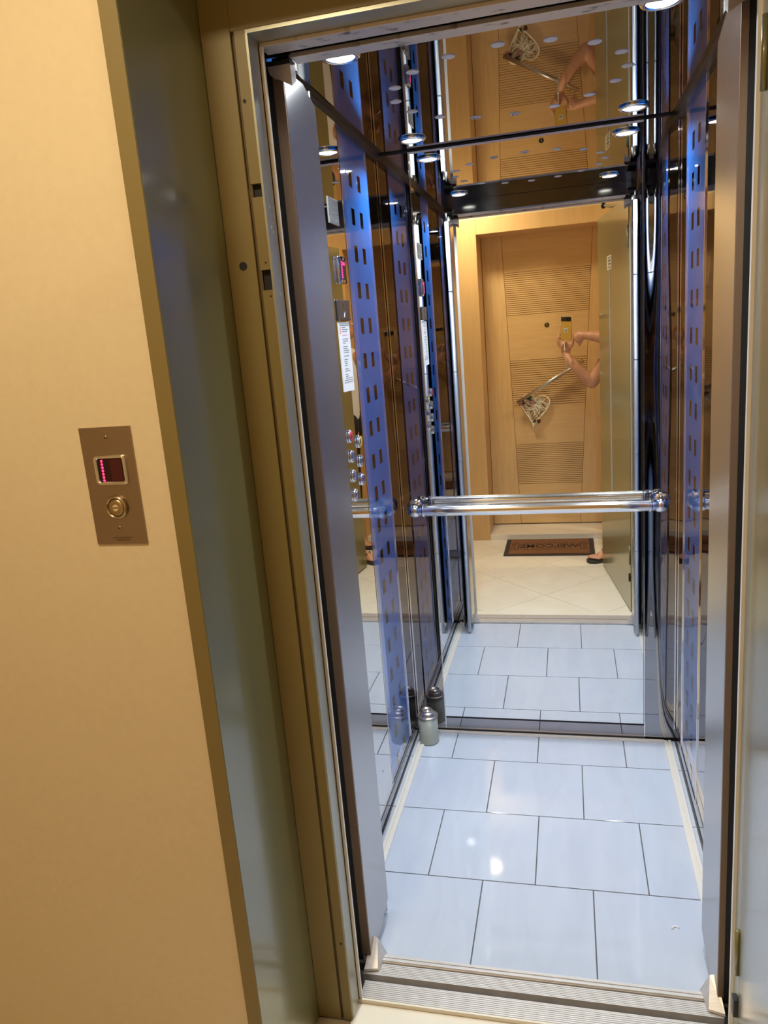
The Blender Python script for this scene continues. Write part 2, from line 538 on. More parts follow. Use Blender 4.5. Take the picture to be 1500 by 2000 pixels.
M_edge = mat('bronze_edge', (.30, .20, .13), .4, .7)
leaf(-.499, 1.487, -.492, 1.648, -1, 'brushed steel folding cab door leaf open on the left side, next to the control panel')
leaf(.287, 1.487, .281, 1.65, 1, 'brushed steel folding cab door leaf open on the right side, beside the swung-out lobby door')

# sills
def ribbed(bm, x0, x1, y0, y1, z, n, depth=.0022):
    step = (y1 - y0) / n
    box(bm, x0, x1, y0, y1, z - .014, z - depth)
    for i in range(n):
        box(bm, x0, x1, y0 + i * step + step * .18, y0 + (i + 1) * step - step * .1, z - depth, z)


bm = B(); ribbed(bm, -.515, .297, 1.457, 1.490, .003, 7); ribbed(bm, XL + .034, XR - .034, 1.493, 1.514, .008, 2, .004)
box(bm, -.515, .297, 1.4545, 1.457, -.03, .003)
struct('trim_1', bm, M_alu, label='ribbed aluminium sill of the lift cab')
bm = B(); ribbed(bm, -.505, .297, 1.390, 1.436, 0, 9); box(bm, -.505, .297, 1.436, 1.4385, -.03, 0)
struct('trim_2', bm, M_alu, label='ribbed aluminium sill of the lobby lift doorway')
bm = B(); box(bm, -.512, .30, 1.385, 1.390, -.012, -.0005); box(bm, -.512, .30, 1.318, 1.3845, -.022, -.011)
struct('trim_3', bm, M_marble, label='pale marble threshold strip in front of the sill')
# dark shaft lining around the gap
bm = B()
box(bm, -.70, -.62, 1.40, 1.47, -.3, 2.3); box(bm, .40, .5, 1.40, 1.47, -.3, 2.3)
box(bm, -.7, .5, 1.40, 1.455, -.06, -.04); box(bm, -.66, .46, 1.455, 1.47, 2.07, 2.3)
struct('trim_4', bm, M_black, label='dark lift shaft seen in the door gap')

# ================================================================== CONTROL PANEL (left wall)
t = thing('control_panel', 'mirror-polished lift control panel with round buttons on the left cab wall', 'control panel', (XL, 2.05, 1.0))
bm = B(); box(bm, XL - .017, XL + .001, 1.9525, 2.1475, .058, ZC - .005); obj('face_plate', bm, M_mirror2 if 'M_mirror2' in globals() else mat('panel_mirror_steel', (.80, .78, .74), .008, 1), t)
bm = B(); lathe(bm, [(0, .0012), (.004, .001), (.005, 0)], (XL + .001, 2.049, .169), (1, 0, 0), 16); obj('screw', bm, M_chrome, t, True)
for i, (y, z) in enumerate(((2.010, 1.233), (2.096, 1.205), (2.010, 1.177), (2.096, 1.149), (2.010, 1.122), (2.096, 1.095), (2.011, 1.067))):
    bm = B(); lathe(bm, [(.0185, 0), (.0185, .004), (.0165, .007), (.0135, .0075), (.013, .005)], (XL + .001, y, z), (1, 0, 0), 32)
    b = obj('button', bm, M_chrome, t, True, label=('red ringed button', 'yellow ringed button')[i] if i < 2 else None)
    bm = B(); lathe(bm, [(0, .0085), (.009, .008), (.0115, .006), (.0115, .003)], (XL + .001, y, z), (1, 0, 0), 28)
    obj('cap', bm, M_chrome, b, True)
    if i < 2:
        bm = B(); lathe(bm, [(.0115, .0055), (.0133, .0066), (.0140, .0082), (.0120, .0075)], (XL + .001, y, z), (1, 0, 0), 28)
        obj('coloured_ring', bm, (M_red, M_yel)[i], b, True)
# display
bm = B(); box(bm, XL + .001, XL + .010, 2.030, 2.098, 1.640, 1.712, bev=.004); d = obj('display_bezel', bm, M_chrome, t, True)
bm = B(); box(bm, XL + .009, XL + .0108, 2.038, 2.090, 1.650, 1.702); obj('display_screen', bm, M_screen, d)
bm = B()
for r in range(7):
    box(bm, XL + .0105, XL + .0113, 2.046, 2.058, 1.6535 + r * .0066, 1.6585 + r * .0066)
for r in range(3):
    box(bm, XL + .0105, XL + .0113, 2.060 + r * .008, 2.066 + r * .008, 1.688, 1.696)
obj('lit_digit', bm, M_leddim, d, label='glowing magenta digit')
# engraved square plate under it
bm = B(); box(bm, XL + .001, XL + .006, 1.996, 2.114, 1.543, 1.598, bev=.003)
p = obj('emergency_light_plate', bm, mat('dark_satin_plate', (.20, .18, .17), .3, .9), t)
bm = B()
for a, b in (((2.050, 1.588), (2.044, 1.572)), ((2.044, 1.572), (2.060, 1.568)), ((2.060, 1.568), (2.052, 1.552))):
    tube(bm, [(XL + .0065, *a), (XL + .0065, *b)], .0011, 6)
obj('bolt_symbol', bm, M_chrome, p)
for y in (2.000, 2.110):
    for z in (1.546, 1.595):
        bm = B(); lathe(bm, [(0, .002), (.0025, .0015), (.003, 0)], (XL + .006, y, z), (1, 0, 0), 12); obj('stud', bm, M_chrome, p, True)


def print_lines(bm, fn, rows, seed=1):
    """rows: (v, [(u0,u1),...]); fn(u0,u1,v,h) adds a strip"""
    for v, h, segs in rows:
        for a, b in segs:
            fn(a, b, v, h)


# instruction notice
t = thing('instruction_notice', 'long white printed instruction notice stuck below the square plate on the control panel', 'notice', (XL, 2.05, 1.45))
def xplane(bm, X, y0, y1, z0, z1, th=.0006, tilt=0, c=(0, 0)):
    fs = box(bm, X, X + th, y0, y1, z0, z1)
    return fs
bm = B()
v = [bm.verts.new((XL + dx, y, z)) for dx in (.0012, .0026) for y, z in ((1.999, 1.355), (2.101, 1.352), (2.103, 1.540), (1.999, 1.539))]
for q in ((0, 1, 2, 3), (4, 7, 6, 5), (0, 4, 5, 1), (1, 5, 6, 2), (2, 6, 7, 3), (3, 7, 4, 0)):
    bm.faces.new([v[i] for i in q])
bmesh.ops.recalc_face_normals(bm, faces=bm.faces[:])
obj('sheet', bm, M_paper, t)
rng = random.Random(3)
bm = B(); bmp = B()
z = 1.532
for kind, n in (('h', 1), ('t', 3), ('g', 1), ('p', 1), ('g', 1), ('t', 3), ('g', 1), ('t', 4), ('g', 1), ('t', 1), ('g', 1), ('t', 4), ('g', 1), ('t', 2), ('g', 1), ('t', 3), ('l', 2)):
    for _ in range(n):
        if kind == 'g':
            z -= .0038; continue
        y = 2.010 if kind in 'hl' else 2.026
        end = 2.096 if kind in 'hl' else rng.uniform(2.05, 2.093)
        while y < end - .004:
            w = rng.uniform(.005, .016)
            e = min(y + w, end)
            box(bmp if kind == 'p' else bm, XL + .0026, XL + .0028, y, e, z - (.0030 if kind == 'p' else .0021), z)
            y = e + .0022
        z -= .0054 if kind != 'p' else .007
obj('printed_text', bm, M_ink, t, kind='stuff')
box(bmp, XL + .0026, XL + .0028, 2.006, 2.016, 1.508, 1.527)
obj('pink_heading', bmp, M_pink, t)
# capacity plate above
t = thing('capacity_plate', 'small grey capacity plate with pictograms high on the control panel', 'plate', (XL, 2.05, 1.82))
bm = B(); box(bm, XL + .001, XL + .003, 2.003, 2.094, 1.791, 1.856, bev=.0008); obj('plate', bm, M_plate, t)
bm = B()
for r in range(5):
    zz = 1.850 - r * .0075; y = 2.010
    while y < 2.085:
        w = rng.uniform(.004, .013); box(bm, XL + .003, XL + .0034, y, min(y + w, 2.088), zz - .0028, zz); y += w + .003
for y in (2.014, 2.044, 2.072):
    box(bm, XL + .003, XL + .0034, y, y + .014, 1.796, 1.808)
obj('engraved_text', bm, M_ink, t)

# the panel stands 15 mm proud of the wall, so it is that much nearer
for r_ in [o for o in COL.objects if o.name.split('.')[0] in ('control_panel', 'instruction_notice', 'capacity_plate')]:
    for o in r_.children_recursive:
        for v in o.data.vertices:
            v.co = CP + (v.co - CP) * .975

# ================================================================== HANDRAIL
t = thing('handrail', 'chrome tubular handrail with curved ends across the back wall mirror', 'handrail', (-.1, YB, .89))
bm = B(); zr, yr = .888, 2.541
pts = [(-.548, YB - .002, zr)]
pts = [(-.538, yr + .046, zr), (-.536, yr + .028, zr), (-.530, yr + .012, zr), (-.518, yr + .003, zr), (-.500, yr, zr), (-.40, yr, zr)]
pts2 = [(-x - .246, y, z) for x, y, z in pts][::-1]
allp = [(-.540, YB - .004, zr)] + pts + pts2 + [(.294, YB - .004, zr)]
tube(bm, allp, .0200, 28)
obj('tube', bm, mat('bright_rail_chrome', (.92, .90, .88), .13, 1), t, True)
for x, s in ((-.5, 1), (.254, -1)):
    bm = B(); tube(bm, [(x - .004, yr, zr), (x + .004, yr, zr)], .0222, 28); obj('collar', bm, M_chrome, t, True)
for x in (-.540, .294):
    bm = B(); lathe(bm, [(.030, 0), (.030, .004), (.024, .009)], (x, YB - .0045, zr), (0, -1, 0), 32); obj('wall_rose', bm, M_chrome, t, True)
    bm = B(); bmesh.ops.create_uvsphere(bm, u_segments=28, v_segments=16, radius=.0255)
    for v in bm.verts: v.co += Vector((x + (.008 if x < 0 else -.008), yr + .004, zr))
    obj('elbow', bm, M_chrome, t, True, label='rounded elbow')

# ================================================================== CANISTER
cx, cyy = -.536, 2.528
t = thing('gas_canister', 'small pale green gas canister with steel dome in the back left cab corner', 'canister', (cx, cyy, 0))
bm = B(); lathe(bm, [(0, .001), (.034, .0), (.0372, .003), (.0372, .006), (.0362, .008), (.0362, .105), (0, .105)], (cx, cyy, 0), seg=48); obj('body', bm, M_can, t, True)
bm = B(); lathe(bm, [(.0362, .1045), (.0382, .1060), (.0384, .1085), (.0365, .1105), (.0335, .1100), (.0310, .1080)], (cx, cyy, 0), seg=48); obj('rim', bm, M_cantop, t, True)
bm = B(); lathe(bm, [(.0320, .1082), (.0295, .1085), (.0288, .1120), (.0272, .1175), (.0238, .1222), (.0205, .1240), (.0198, .1252), (.0200, .1290), (.0188, .1308), (.0165, .1305), (.0150, .1262), (.0075, .1258), (.0062, .1292), (0, .1300)], (cx, cyy, 0), seg=48)
obj('dome', bm, M_cantop, t, True)
bm = B()
a0 = math.radians(195)
for r in range(3):
    for k in range(4):
        a = a0 + k * .14
        h = .045 + r * .012
        p0 = Vector((cx + .0365 * math.cos(a), cyy + .0365 * math.sin(a), h)); p1 = Vector((cx + .0365 * math.cos(a + .1), cyy + .0365 * math.sin(a + .1), h))
        up = Vector((0, 0, .008))
        bm.faces.new([bm.verts.new(q) for q in (p0, p1, p1 + up, p0 + up)])
obj('dark_print', bm, M_ink, t, label='dark printed patch')
# small scrap on the tiles
bm = B(); tube(bm, [(.220, 1.700, .0016), (.226, 1.709, .0022), (.233, 1.711, .0018), (.238, 1.706, .0016)], .0016, 8)
obj('paper_scrap', bm, M_paper, None, True, 'tiny white curled scrap lying on a front right floor tile', None, 'scrap')

# ================================================================== LOBBY SIDE: lift door surround
YW, YFR = 1.077, 1.337
door1 = thing('door_1', 'olive painted steel surround of the lift doorway', None, (-.1, YFR, 0)); door1['kind'] = 'structure'
XOL, XOR = -.59, .375
# reveals
bm = B(); box(bm, XOL - .004, XOL, YW - .004, YFR + .02, -.012, 2.16); obj('reveal', bm, M_olive, door1)
bm = B(); box(bm, XOR, XOR + .004, YW - .004, YFR + .02, -.012, 2.16); obj('reveal', bm, M_olive, door1)
bm = B(); box(bm, XOL, XOR, YW - .004, YFR + .02, 2.12, 2.124); obj('reveal', bm, M_olive, door1)
# architrave flange on the wall
bm = B(); box(bm, XOL - .029, XOL - .0005, YW - .006, YW + .002, -.012, 2.149, bev=.001); obj('architrave', bm, M_olive2, door1)
bm = B(); box(bm, XOR + .0005, XOR + .029, YW - .006, YW + .002, -.012, 2.149, bev=.001); obj('architrave', bm, M_olive2, door1)
bm = B(); box(bm, XOL - .029, XOR + .029, YW - .006, YW + .002, 2.1205, 2.149, bev=.001); obj('architrave', bm, M_olive2, door1)
# left jamb: outer face, groove, inner strip with lock holes
bm = B(); box(bm, XOL + .0005, -.536, YFR, YFR + .04, -.012, 2.12, bev=.001); j = obj('jamb', bm, M_olive2, door1)
bm = B(); box(bm, -.5365, -.5285, YFR + .007, YFR + .04, -.012, 2.06); obj('groove', bm, mat('dark_olive_groove', (.10, .065, .02), .6), door1)
bm = B()
holes = ((1.772, 1.750), (1.628, 1.593))
zs = [-.012] + [h for pr_ in sorted([(b_, a_) for a_, b_ in holes]) for h in pr_] + [2.012]
for a, b in zip(zs[::2], zs[1::2]):
    box(bm, -.529, -.5095, YFR, YFR + .04, a, b)
obj('inner_jamb', bm, M_olive2, door1)
for a, b in holes:
    bm = B(); box(bm, -.5295, -.5095, YFR + .012, YFR + .016, b, a); obj('latch_hole', bm, M_black, door1)
for x, z, r in ((-.5605, 1.638, .0075), (-.523, 1.904, .0032), (-.517, .196, .0026), (-.517, 1.640, .0016), (-.514, 1.582, .0016)):
    bm = B(); lathe(bm, [(0, .0006), (r, .0006), (r, 0)], (x, YFR - .0002, z), (0, -1, 0), 20); obj('screw_hole', bm, M_black, door1)
bm = B(); box(bm, -.5095, -.5055, YFR, YFR + .052, 0, 2.006); obj('inner_return', bm, M_steelj, door1)
bm = B(); box(bm, -.5055, -.499, YFR + .050, YFR + .056, 0, 2.0); obj('edge_strip', bm, M_alu2, door1)
bm = B(); box(bm, -.56, -.5055, YFR + .045, YFR + .056, 0, 2.0); obj('edge_strip', bm, M_alu2, door1)
for z in (1.735, 1.722, 1.708, 1.693, 1.700, 1.585):
    bm = B(); lathe(bm, [(0, .0008), (.0022 + .002 * ((z * 1000) % 3) / 3, 0)], (-.5055, YFR + .018 + .006 * ((z * 700) % 2), z), (1, 0, 0), 9); obj('paint_chip', bm, M_cream, door1)
# right jamb
bm = B(); box(bm, .305, XOR - .0005, YFR, YFR + .04, -.012, 2.12, bev=.001); obj('jamb', bm, M_olive2, door1)
bm = B(); box(bm, .2985, .305, YFR, YFR + .055, -.012, 2.006); obj('inner_return', bm, M_steelj, door1)
bm = B(); box(bm, .2925, .2985, YFR + .049, YFR + .056, 0, 2.0); obj('edge_strip', bm, M_alu2, door1)
bm = B(); box(bm, .2925, .34, YFR + .056, YFR + .060, 0, 2.0); obj('edge_strip', bm, M_alu2, door1)
# head
bm = B(); box(bm, -.536, .305, YFR, YFR + .04, 2.012, 2.12, bev=.001); obj('head', bm, M_olive2, door1)
bm = B(); box(bm, -.5095, .2985, YFR + .001, YFR + .052, 2.006, 2.0119); obj('head_return', bm, M_steelj, door1)
bm = B(); box(bm, -.505, .2985, YFR + .050, YFR + .092, 1.999, 2.006, bev=.001); obj('head_strip', bm, M_dirt, door1, label='smudged pale strip over the doorway')

# walls of the lobby
bm = B()
box(bm, -2.2, XOL - .0045, YW, YW + .30, -.012, 2.55); box(bm, XOR + .0045, 2.2, YW, YW + .30, -.012, 2.55)
box(bm, XOL - .0045, XOR + .0045, YW, YW + .30, 2.1245, 2.55)
struct('wall_lobby_front', bm, M_cream, label='cream painted wall around the lift doorway')
bm = B(); YA = -.10
box(bm, -2.2, -.6995, YA - .35, YA, -.012, 2.55); box(bm, .475, 2.2, YA - .35, YA, -.012, 2.55); box(bm, -.6995, .475, YA - .35, YA, 2.185, 2.55)
struct('wall_lobby_back', bm, M_cream, label='cream wall around the apartment doorway')
bm = B(); box(bm, -2.25, -2.2, -.45, 1.38, -.012, 2.55); struct('wall_lobby_left', bm, M_cream, label='cream side wall of the lobby, left')
bm = B(); box(bm, 2.2, 2.25, -.45, 1.38, -.012, 2.55); struct('wall_lobby_right', bm, M_cream, label='cream side wall of the lobby, right')
bm = B(); box(bm, -2.25, 2.25, -.45, 1.38, 2.55, 2.6); struct('ceiling_lobby', bm, M_white, label='white lobby ceiling')
bm = B(); box(bm, -2.25, 2.25, -.47, 1.34, -.07, -.0165)
fl = struct('floor_lobby', bm, M_grout2, label='lobby floor of large beige marble tiles laid diagonally')
# diagonal marble tiles, clipped to the lobby
def clip(poly, ax, lim, keep_less):
    out = []
    for i, p in enumerate(poly):
        q = poly[(i + 1) % len(poly)]
        pi = (p[ax] <= lim) == keep_less or p[ax] == lim
        qi = (q[ax] <= lim) == keep_less or q[ax] == lim
        if pi: out.append(p)
        if pi != qi:
            s = (lim - p[ax]) / (q[ax] - p[ax])
            r = [p[0] + s * (q[0] - p[0]), p[1] + s * (q[1] - p[1])]
            r[ax] = lim
            out.append(tuple(r))
    return out
D = .2935
for i in range(-9, 10):
    for j in range(-9, 10):
        cxx = -.151 + (i + j) * D
        cyy2 = .469 + D + (i - j) * D
        hd = D - .0016
        poly = [(cxx + hd, cyy2), (cxx, cyy2 + hd), (cxx - hd, cyy2), (cxx, cyy2 - hd)]
        for ax, lim, kl in ((0, 2.2, True), (0, -2.2, False), (1, 1.317, True), (1, -.098, False)):
            poly = clip(poly, ax, lim, kl)
            if len(poly) < 3: break
        if len(poly) < 3: continue
        ar = abs(sum(poly[k][0] * poly[(k + 1) % len(poly)][1] - poly[(k + 1) % len(poly)][0] * poly[k][1] for k in range(len(poly)))) / 2
        if ar < 1e-4: continue
        bm = B(); prism(bm, poly, -.0175, -.012); obj('floor_tile', bm, M_marble, fl)

# lobby ceiling lamp (out of the picture, gives the warm light), plus an added fill lamp
for (x, y), lb in zip(LOBBY_LAMPS, ('flush round lobby ceiling lamp nearest the call panel', 'added unseen lobby fill lamp behind the open lift door')):
    t = thing('ceiling_lamp', lb, 'ceiling light', (x, y, 2.55))
    bm = B(); lathe(bm, [(.06, 0), (.06, -.03), (.095, -.05), (.095, -.085), (.09, -.09), (0, -.09)], (x, y, 2.549), seg=40); obj('shade', bm, M_white, t, True)

# ================================================================== CALL PANEL
t = thing('call_panel', 'brushed steel lift call panel with red floor display on the cream wall', 'call panel', (-.72, YW, 1.29))
bm = B(); box(bm, -.7665, -.6735, YW - .003, YW - .0002, 1.197, 1.3915, bev=.0008); pl = obj('plate', bm, M_brushp, t)
x0, x1, z0, z1 = -.7455, -.6885, 1.298, 1.3465
def rrect(x0, x1, z0, z1, r, n=5):
    p = []
    for cx_, cz_, a in ((x1 - r, z1 - r, 0), (x0 + r, z1 - r, 90), (x0 + r, z0 + r, 180), (x1 - r, z0 + r, 270)):
        for k in range(n + 1):
            t_ = math.radians(a + 90 * k / n); p.append((cx_ + r * math.cos(t_), cz_ + r * math.sin(t_)))
    return p
bm = B()
oo = rrect(x0, x1, z0, z1, .007); ii = rrect(x0 + .0055, x1 - .0055, z0 + .0055, z1 - .0055, .004)
n = len(oo)
R = [[bm.verts.new((p[0], y, p[1])) for p in pp] for pp, y in ((oo, YW - .003), (oo, YW - .0075), (rrect(x0 + .0015, x1 - .0015, z0 + .0015, z1 - .0015, .006), YW - .009),
                                                                 (rrect(x0 + .004, x1 - .004, z0 + .004, z1 - .004, .0045), YW - .009), (ii, YW - .006))]
for a, b in zip(R, R[1:]):
    for k in range(n): bm.faces.new((a[k], a[(k + 1) % n], b[(k + 1) % n], b[k]))
bmesh.ops.recalc_face_normals(bm, faces=bm.faces[:])
bz = obj('display_bezel', bm, M_chrome, t, True)
bm = B(); prism(bm, ii, YW - .0065, YW - .004, 'y'); sc_ = obj('display_screen', bm, M_screen, bz)
for k in range(7):
    bm = B(); lathe(bm, [(0, .0004), (.0019, .0004), (.0022, 0)], (-.7315, YW - .0065, 1.3055 + k * .0053), (0, -1, 0), 14)
    obj('led_dot', bm, M_led, bz)
bm = B(); box(bm, -.7165, -.6965, YW - .0067, YW - .0064, 1.304, 1.341); obj('unlit_digit', bm, mat('dim_red_segment', (.060, .004, .005), .4), bz)
bc = (-.7185, 1.2600)
bm = B(); lathe(bm, [(.0195, 0), (.0195, .0045), (.0175, .0065), (.0155, .006), (.0152, .002)], (bc[0], YW - .003, bc[1]), (0, -1, 0), 40)
bt = obj('button', bm, M_chrome2 if 'M_chrome2' in globals() else mat('warm_chrome', (.50, .41, .29), .22, 1), t, True)
bm = B(); lathe(bm, [(0, .0055), (.010, .0052), (.0145, .0045), (.0148, .001)], (bc[0], YW - .003, bc[1]), (0, -1, 0), 36); obj('cap', bm, mat('worn_brass_cap', (.50, .38, .22), .3, 1), bt, True)
bm = B()
for s in (1, -1):
    prism(bm, [(bc[0] - .0055, bc[1] + s * .0015), (bc[0] + .0055, bc[1] + s * .0015), (bc[0] + .003, bc[1] + s * .0045), (bc[0], bc[1] + s * .0058), (bc[0] - .003, bc[1] + s * .0045)], YW - .0089, YW - .0083, 'y')
obj('call_symbol', bm, mat('pale_symbol', (.75, .62, .38), .4, .3), bt)
for x, z in ((-.7195, 1.3745), (-.7205, 1.2250)):
    bm = B(); lathe(bm, [(0, .0008), (.003, .0012), (.0036, 0)], (x, YW - .003, z), (0, -1, 0), 16); s_ = obj('screw', bm, M_brushp, t, True)
    bm = B(); lathe(bm, [(0, .0016), (.0014, .0014), (.0014, .001)], (x, YW - .003, z), (0, -1, 0), 10); obj('screw_slot', bm, M_black, s_)
bm = B()
for z, a, b in ((1.2085, -.7345, -.7000), (1.2045, -.7290, -.7045)):
    x = a
    while x < b:
        w = rng.uniform(.0015, .004); box(bm, x, min(x + w, b), YW - .0033, YW - .0029, z - .0012, z + .0010); x += w + .0009
obj('engraved_text', bm, mat('brown_engraving', (.10, .05, .025), .6), pl)

# ================================================================== SWUNG-OPEN LOBBY DOOR
A = Vector((.2925, 1.322, 0)); Bp = Vector((.187, .512, 0))
dv = (Bp - A); LD = dv.length; ang = math.atan2(dv.y, dv.x)
def DM(u, w, z):   # u along the door from the hinge, w out of the lift-facing (left) face, z height
    d = dv.normalized(); nrm = Vector((-d.y, d.x, 0))
    if nrm.x > 0: nrm = -nrm
    return A + d * u + nrm * w + Vector((0, 0, z))
t = thing('lobby_lift_door', 'olive steel swing door of the lift standing wide open on the right', 'door', A)
def dbox(u0, u1, w0, w1, z0, z1, bev=0):
    bm = B(); fs = box(bm, 0, 1, 0, 1, 0, 1)
    for v in bm.verts:
        v.co = DM(u0 + (u1 - u0) * v.co.x, w0 + (w1 - w0) * v.co.y, z0 + (z1 - z0) * v.co.z)
    bmesh.ops.recalc_face_normals(bm, faces=bm.faces[:])
    if bev: bmesh.ops.bevel(bm, geom=bm.edges[:], offset=bev, segments=2, affect='EDGES')
    return bm
obj('leaf', dbox(0, LD, -.040, 0, -.004, 2.03, .002), M_olive, t)
# the strip and sticker sit where the mirror shows them
us = (A.y - .844) / (-dv.normalized().y)
obj('vision_strip', dbox(us - .013, us + .013, 0, .0015, .47, 1.732), M_strip, t, label='narrow pale glass strip')
obj('strip_dark_edge', dbox(us + .0132, us + .021, 0, .0008, 1.25, 1.732), M_black, t)  # black edge along the upper part of the glass strip
stk = obj('sticker', dbox(us - .062, us + .062, 0, .0012, 1.734, 1.806), M_label, t, label='cream sticker with dark print')
bm = B()
for k, (z, h) in enumerate(((1.798, .006), (1.786, .012), (1.768, .010), (1.752, .004), (1.745, .004))):
    b2 = dbox(us - .045 + .006 * (k % 2), us + .04 - .008 * (k % 3), .0012, .0016, z - h, z)
    me_ = bpy.data.meshes.new('tmp'); b2.to_mesh(me_); b2.free(); bm.from_mesh(me_); bpy.data.meshes.remove(me_)
obj('print', bm, M_ink, stk)
# closer knob on a short arm at the top
pA, pB = DM(.42, .0, 2.040), DM(.52, .020, 2.062)
bm = B(); tube(bm, [DM(.33, -.02, 2.034), pA, pB], .006, 10); cl = obj('closer_arm', bm, M_olive2, t)
bm = B(); bmesh.ops.create_uvsphere(bm, u_segments=16, v_segments=10, radius=.017)
for v in bm.verts: v.co = Vector((v.co.x * .8, v.co.y, v.co.z)) + pB
obj('closer_knob', bm, M_rub, cl, True)
for z in (.25, 1.80):
    bm = B(); c = DM(.004, .004, z); tube(bm, [c, c + Vector((0, 0, .10))], .005, 14); obj('hinge', bm, M_olive, t, True)
bm = B(); c = DM(.006, .0, .16); box(bm, c.x - .010, c.x, c.y - .01, c.y + .01, .16, .20, bev=.002); obj('hinge_stop', bm, M_rub, t)

# ================================================================== APARTMENT DOOR
YD = -.385
d2 = thing('door_2', 'pale beech frame of the apartment doorway', None, (-.1, YA, 0)); d2['kind'] = 'structure'
for x0, x1, z0, z1 in ((-.699, -.565, 0, 2.185), (.34, .474, 0, 2.185), (-.565, .34, 2.098, 2.185)):
    bm = B(); box(bm, x0, x1, YA - .02, YA + .004, z0 - .012, z1, bev=.002); obj('casing', bm, M_woodf, d2)
for x0, x1, z0, z1 in ((-.61, -.565, 0, 2.098), (.34, .385, 0, 2.098), (-.61, .385, 2.098, 2.14)):
    bm = B(); box(bm, x0, x1, YD - .04, YA - .0205, z0 - .012, z1); obj('jamb_lining', bm, M_woodf, d2)
bm = B(); box(bm, -.565, .34, YD - .06, YA + .001, -.0165, .028, bev=.002)
struct('trim_5', bm, M_marble, label='raised marble threshold of the apartment door')
t = thing('apartment_door', 'beech veneered apartment door with ribbed inlays behind the photographer', 'door', (-.11, YD, .03))
# stile / centre boards separated by dark slanted joints
def board(pts, m, nm='board', lab=None, y=YD, th=.045):
    bm = B(); prism(bm, pts, y - th, y, 'y'); return obj(nm, bm, m, t, label=lab)
zb, zt = .036, 2.094
def xl(z): return -.422 + (2.1 - z) * .030
def xr(z): return .190 - (2.1 - z) * .058
g_ = .0014
board([(-.562, zb), (xl(zb) - g_, zb), (xl(zt) - g_, zt), (-.562, zt)], M_wood)
board([(xr(zb) + g_, zb), (.337, zb), (.337, zt), (xr(zt) + g_, zt)], M_wood)
bm = B(); box(bm, -.563, .338, YD - .05, YD - .0035, zb - .004, zt); obj('core', bm, M_wdark, t)
cuts = [zb, .325, .632, .902, 1.238, 1.540, 1.842, zt]
for k, (a, b) in enumerate(zip(cuts, cuts[1:])):
    ribbed_row = k in (1, 3, 5)
    if not ribbed_row:
        board([(xl(a) + g_, a), (xr(a) - g_, a), (xr(b) - g_, b), (xl(b) + g_, b)], M_woodh)
    else:
        ins = .012
        bm = B(); n_ = 22; hh = (b - a) / n_
        for q in range(n_):
            za = a + q * hh; zc_ = za + hh * .80
            prism(bm, [(xl(za) + g_, za + .0006), (xr(za) - g_, za + .0006), (xr(zc_) - g_, zc_), (xl(zc_) + g_, zc_)], YD - .003, YD + .0004, 'y')
        obj('ribbed_inlay', bm, M_woodh, t, label='finely ribbed inlay', kind='stuff')
bm = B(); lathe(bm, [(.016, 0), (.016, .004), (.013, .006), (.0125, .003)], (-.130, YD, 1.470), (0, 1, 0), 24); pe = obj('peephole', bm, mat('dark_bronze', (.12, .08, .05), .3, .8), t, True)
bm = B(); lathe(bm, [(0, .0045), (.010, .004), (.0115, .002)], (-.130, YD, 1.470), (0, 1, 0), 20); obj('peephole_lens', bm, M_glassb, pe, True)
bm = B(); box(bm, -.132, -.128, YD + .0045, YD + .0055, 1.463, 1.477); obj('glint', bm, M_chrome, pe)
# diagonal pull bar
YP = YD + .06
ba, bb = Vector((-.352, YP, .945)), Vector((.112, YP, 1.213))
bm = B(); tube(bm, [ba, bb], .0135, 20); pb = obj('pull_bar', bm, mat('satin_pull_steel', (.55, .52, .48), .32, .9), t, True, label='slanted steel pull bar')
for s in (.14, .86):
    p = ba.lerp(bb, s); bm = B(); tube(bm, [p, Vector((p.x, YD, p.z))], .008, 14); obj('standoff', bm, M_chrome, pb, True)
bm = B(); box(bm, .262, .300, YD, YD + .008, .86, 1.02, bev=.003); obj('lock_plate', bm, M_chrome, t)

# ---- heart wreath
def heart(a):   # unit heart outline, tip down, roughly 1 wide
    x = 16 * math.sin(a) ** 3; y = 13 * math.cos(a) - 5 * math.cos(2 * a) - 2 * math.cos(3 * a) - math.cos(4 * a)
    return x / 32.0, y / 32.0
HC = Vector((-.232, YD + .026, .885)); HR = math.radians(-6)
def hpt(a, s=1.0, dep=0.0):
    x, y = heart(a); x *= .205 * s; y = y * s * (.31 if y < 0 else .20) + .03
    c, s_ = math.cos(HR), math.sin(HR)
    return HC + Vector((x * c - y * s_, dep, x * s_ + y * c))
t = thing('heart_wreath', 'white wicker heart wreath with dried flowers hanging from the apartment door pull bar', 'wreath', HC)
bm = B()
for s, dp in ((1.0, 0), (.97, .008), (.98, -.006)):
    tube(bm, [hpt(2 * math.pi * k / 40, s, dp) for k in range(41)], .0042, 6)
rw = random.Random(11)
def inside(u, v):   # point of the unit heart?
    n_in = False
    hp = [heart(2 * math.pi * q / 60) for q in range(60)]
    for (xa_, ya_), (xb_, yb_) in zip(hp, hp[1:] + hp[:1]):
        if (ya_ > v) != (yb_ > v) and u < (xb_ - xa_) * (v - ya_) / (yb_ - ya_) + xa_:
            n_in = not n_in
    return n_in
def hin(u, v, dep):
    x = u * .205; y = v * (.31 if v < 0 else .20) + .03
    c, s_ = math.cos(HR), math.sin(HR)
    return HC + Vector((x * c - y * s_, dep, x * s_ + y * c))
made = 0
